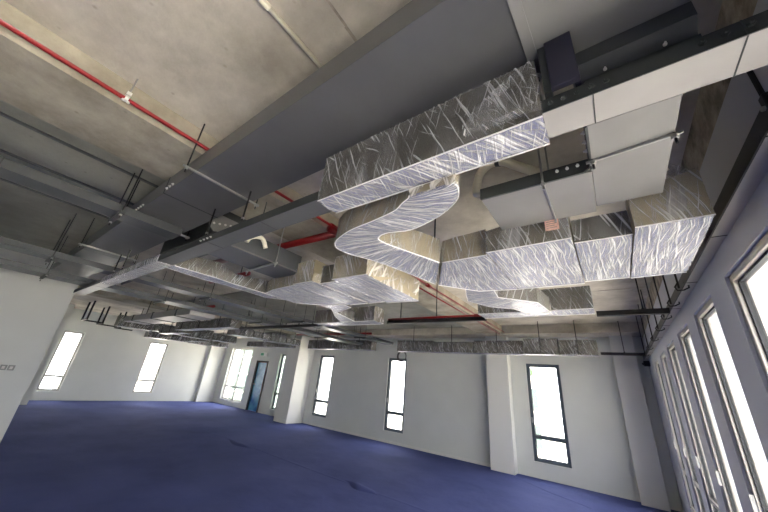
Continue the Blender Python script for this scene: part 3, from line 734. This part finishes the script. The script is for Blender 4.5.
# ------------------------------------------------------------------ pipes
rp = empty('sprinkler_pipe', (-1.87, 2, 2.75), 'long red sprinkler pipe running beside the concrete beam from upper left', 'pipe')
T([(-1.86, -3.9, 2.75), (-1.87, 7.1, 2.75)], .0115, 12).build('pipe', M['red'], rp, smooth=True)
for y in (1.66, 3.5): T([(-1.87, y-.05, 2.75), (-1.87, y+.05, 2.75)], .026, 12).build('coupling', M['red'], rp, smooth=True)
rp2 = empty('sprinkler_pipe', (-2.02, 5, 2.70), 'second red pipe beside the long one, towards the back wall', 'pipe')
T([(-1.97, 2.2, 2.71), (-1.97, 7.1, 2.71)], .011, 12).build('pipe', M['red'], rp2, smooth=True)
rb = empty('branch_pipe', (-2.3, 1.63, 2.70), 'thick red branch pipe meeting the long red pipe at a tee', 'pipe')
T([(-3.9, 1.59, 2.70), (-1.87, 1.68, 2.70)], .034, 14).build('pipe', M['red'], rb, smooth=True)
T([(-1.87, 1.60, 2.72), (-1.87, 1.76, 2.72)], .036, 12).build('tee', M['red'], rb, smooth=True)
rb = empty('branch_pipe', (-2, 3.48, 2.30), 'thin red pipe resting above the black bar', 'pipe')
T([(-2.48, 3.48, 2.309), (-1.14, 3.48, 2.309)], .013, 10).build('pipe', M['red'], rb, smooth=True)
T([(-1.24, 3.48, 2.309), (-1.16, 3.48, 2.309)], .02, 10).build('coupling', M['red'], rb)
for k, (p, q, lab) in enumerate((((-3.6, 1.9), (-4.6, 1.9), 'short red pipe glimpsed left above the peaked wrapped duct'), ((-6.5, 2.9), (-9.0, 2.9), 'dark red pipe in the far left under the slab'), ((-5.0, 6.3), (-8.0, 6.3), 'red pipe high before the back wall, left part'))):
    o = empty('branch_pipe', (p[0], p[1], 2.62), lab, 'pipe')
    T([(p[0], p[1], 2.62), (q[0], q[1], 2.62)], .03, 10).build('pipe', M['red'], o, smooth=True)
    for f in (.2, .8): x = p[0]+(q[0]-p[0])*f; T([(x, p[1], 2.62), (x, p[1], H)], .006, 6).build('hanger_rod', M['black'], o)
cl = empty('pipe_clamp', (-1.86, .08, 2.75), 'bright pipe clamp with rod on the long red pipe at upper left', 'clamp')
MB().tube([(-1.86, .072, 2.75), (-1.86, .088, 2.75)], .018, 12).build('ring', M['white_steel'], cl)
B((-1.875, .070, 2.768), (-1.845, .09, 2.79)).build('saddle', M['white_steel'], cl)
for yy in (.070, .092): MB().ball((-1.86, yy, 2.735), .008, 6).build('bolt', M['white_steel'], cl)
T([(-1.86, .08, 2.79), (-1.86, .08, H)], .004, 6).build('rod', M['steel'], cl)
sp = empty('sprinkler', (-1.0, 5.4, 2.8), 'small red sprinkler head under the slab, past the row box', 'sprinkler')
T([(-1.0, 5.4, H), (-1.0, 5.4, 2.80)], .018, 8).build('stem', M['red'], sp)
MB().tube([(-1.0, 5.4, 2.775), (-1.0, 5.4, 2.80)], .05, 12).build('cap', M['red'], sp)
wc = empty('conduit', (-.93, .3, 2.86), 'white plastic conduit on the slab at the top of the picture', 'pipe')
T([(-.93, -3.9, H-.012), (-.93, .62, H-.012)], .011, 10).build('pipe', M['pvc'], wc, smooth=True)
for y in (-1.2, .25): T([(-.93, y-.02, H-.012), (-.93, y+.02, H-.012)], .015, 10).build('coupling', M['pvc'], wc)
wc = empty('conduit', (-.86, .9, 2.86), 'short white conduit end between the plain duct and the wrapped box', 'pipe')
T([(-.93, .66, H-.012), (-.93, 1.3, H-.012)], .011, 10).build('pipe', M['pvc'], wc, smooth=True)
# form-work scar on the slab
sm = MB()
for k in range(9):
    y = -.3+k*.1; sm.box((-.714+random.uniform(-.004, .004), y, H-.003), (-.704+random.uniform(-.003, .004), y+.101, H+.01))
o = sm.build('ceiling_seam', M['beam_rough']); o['kind'] = 'structure'

# rods holding the trunking
for (x, y, z, lab) in ((-2.22, .79, 2.35, 'black rod on the left trunking, nearest the plain duct flange'), (-1.75, .79, 2.35, 'short black rod on the left trunking, nearer the wrapped box'),
                       (-4.05, .78, 2.35, 'black rod on the film covered trunking, right one of the pair'), (-4.35, .78, 2.35, 'black rod on the film covered trunking, left one of the pair'),
                       (-1.0, 1.95, 2.36, 'black rod just right of the S shaped bend')):
    rod((x, y), z, lab)
# bolted end lips of units further left
u2 = empty('fan_coil_unit', (-3.1, 1.15, 2.5), 'dark fan coil casing with bolted end plate left of the red pipes, above the trunking', 'air conditioner')
B((-3.7, .95, 2.52), (-2.515, 1.20, 2.82)).build('casing', M['slate'], u2, bevel=.004)
lp = MB().prism([(.885, 2.56), (.93, 2.52), (1.18, 2.59), (1.18, 2.68), (.885, 2.68)], 0, -2.515, -2.503).build('end_plate', M['grey_pale'], u2)
bolts(lp, [(-2.503, .915+.045*k, 2.585+.012*k) for k in range(4)], ax=(1, 0, 0), r=.008)
for x in (-3.5, -2.7): T([(x, 1.08, 2.8), (x, 1.08, H)], .006, 6).build('hanger_rod', M['black'], u2)
for (x, y, z, w, lab) in ((-5.2, 1.1, 2.42, .5, 'dark end plate with four bolts over the far end of the film covered trunking'),):
    t = empty('end_plate', (x, y, z), lab, 'plate')
    pl_ = MB().prism([(x-w/2+.05, z), (x+w/2, z), (x+w/2, z+.09), (x-w/2, z+.09), (x-w/2, z+.04)], 1, y, y+.012).build('plate', M['slate'], t)
    T([(x, y+.006, z+.09), (x, y+.006, H)], .006, 8).build('rod', M['black'], t)
    bolts(pl_, [(x-w/2+.08+.06*k, y, z+.05) for k in range(4)], r=.01)

# ------------------------------------------------------------------ small wall items
for k in range(3):
    y = .50+k*.075
    s = empty('switch_plate', (-7, y, 1.18), ('grey switch plate on the near left wall, %s of three' % ('leftmost', 'middle', 'rightmost')[k]), 'switch', 'switch plates on the left wall')
    pl_ = B((-7, y-.033, 1.18), (-6.988, y+.033, 1.25)).build('plate', M['grey_plate'], s, bevel=.003)
    B((-6.99, y-.014, 1.197), (-6.984, y+.014, 1.233)).build('rocker', M['frame_light'], pl_)
ex = empty('exit_sign', (-11.5, 7.6, 2.0), 'small green exit sign hung above the blue door', 'sign')
B((-11.75, 7.62, 2.02), (-11.3, 7.68, 2.16)).build('housing', M['white_plastic'], ex); B((-11.72, 7.612, 2.04), (-11.52, 7.62, 2.14)).build('face', M['green'], ex)
cc = empty('cable_coil', (-4.9, 7.6, 2.12), 'coil of dark cable hung above the second narrow window', 'cable')
mb = MB()
for k in range(3):
    mb.tube([(-4.86+(.13+.01*k)*math.cos(a*math.pi/10), 7.64-.015*k, 2.20+(.13+.01*k)*math.sin(a*math.pi/10)) for a in range(21)], .012, 6)
mb.build('loops', M['black'], cc, smooth=True)
T([(-4.86, 7.64, 2.33), (-4.86, 7.64, 2.6)], .006, 6).build('tie', M['black'], cc)
ws = empty('wall_sensor', (.48, 7.3, 2.15), 'small black device in the back corner under the bar', 'device')
B((.45, 7.26, 2.15), (.535, 7.36, 2.24)).build('body', M['black'], ws, bevel=.008)
MB().tube([(.45, 7.31, 2.19), (.43, 7.31, 2.18)], .02, 10).build('lens', M['slate'], ws)
GROUPS = {'wrapped_duct': 'film wrapped ducts under the ceiling', 'wrapped_duct_bend': 'film wrapped duct bends', 'cable_tray': 'grey cable trays', 'cross_bar': 'black cross bars',
          'threaded_rod': 'single threaded rods', 'pipe_support': 'black pipe supports on the left', 'flat_duct': 'flat shiny ducts in the distance', 'branch_pipe': 'red branch pipes',
          'sprinkler_pipe': 'long red pipes', 'building': 'buildings outside', 'cable_trunking': 'trunking lengths across the room', 'plenum_box': 'film wrapped plenums', 'conduit': 'white conduits on the slab'}
for o in list(COL.objects):
    base = o.name.split('.')[0]
    if o.parent is None and o.get('label') and not o.get('group') and base in GROUPS: o['group'] = GROUPS[base]
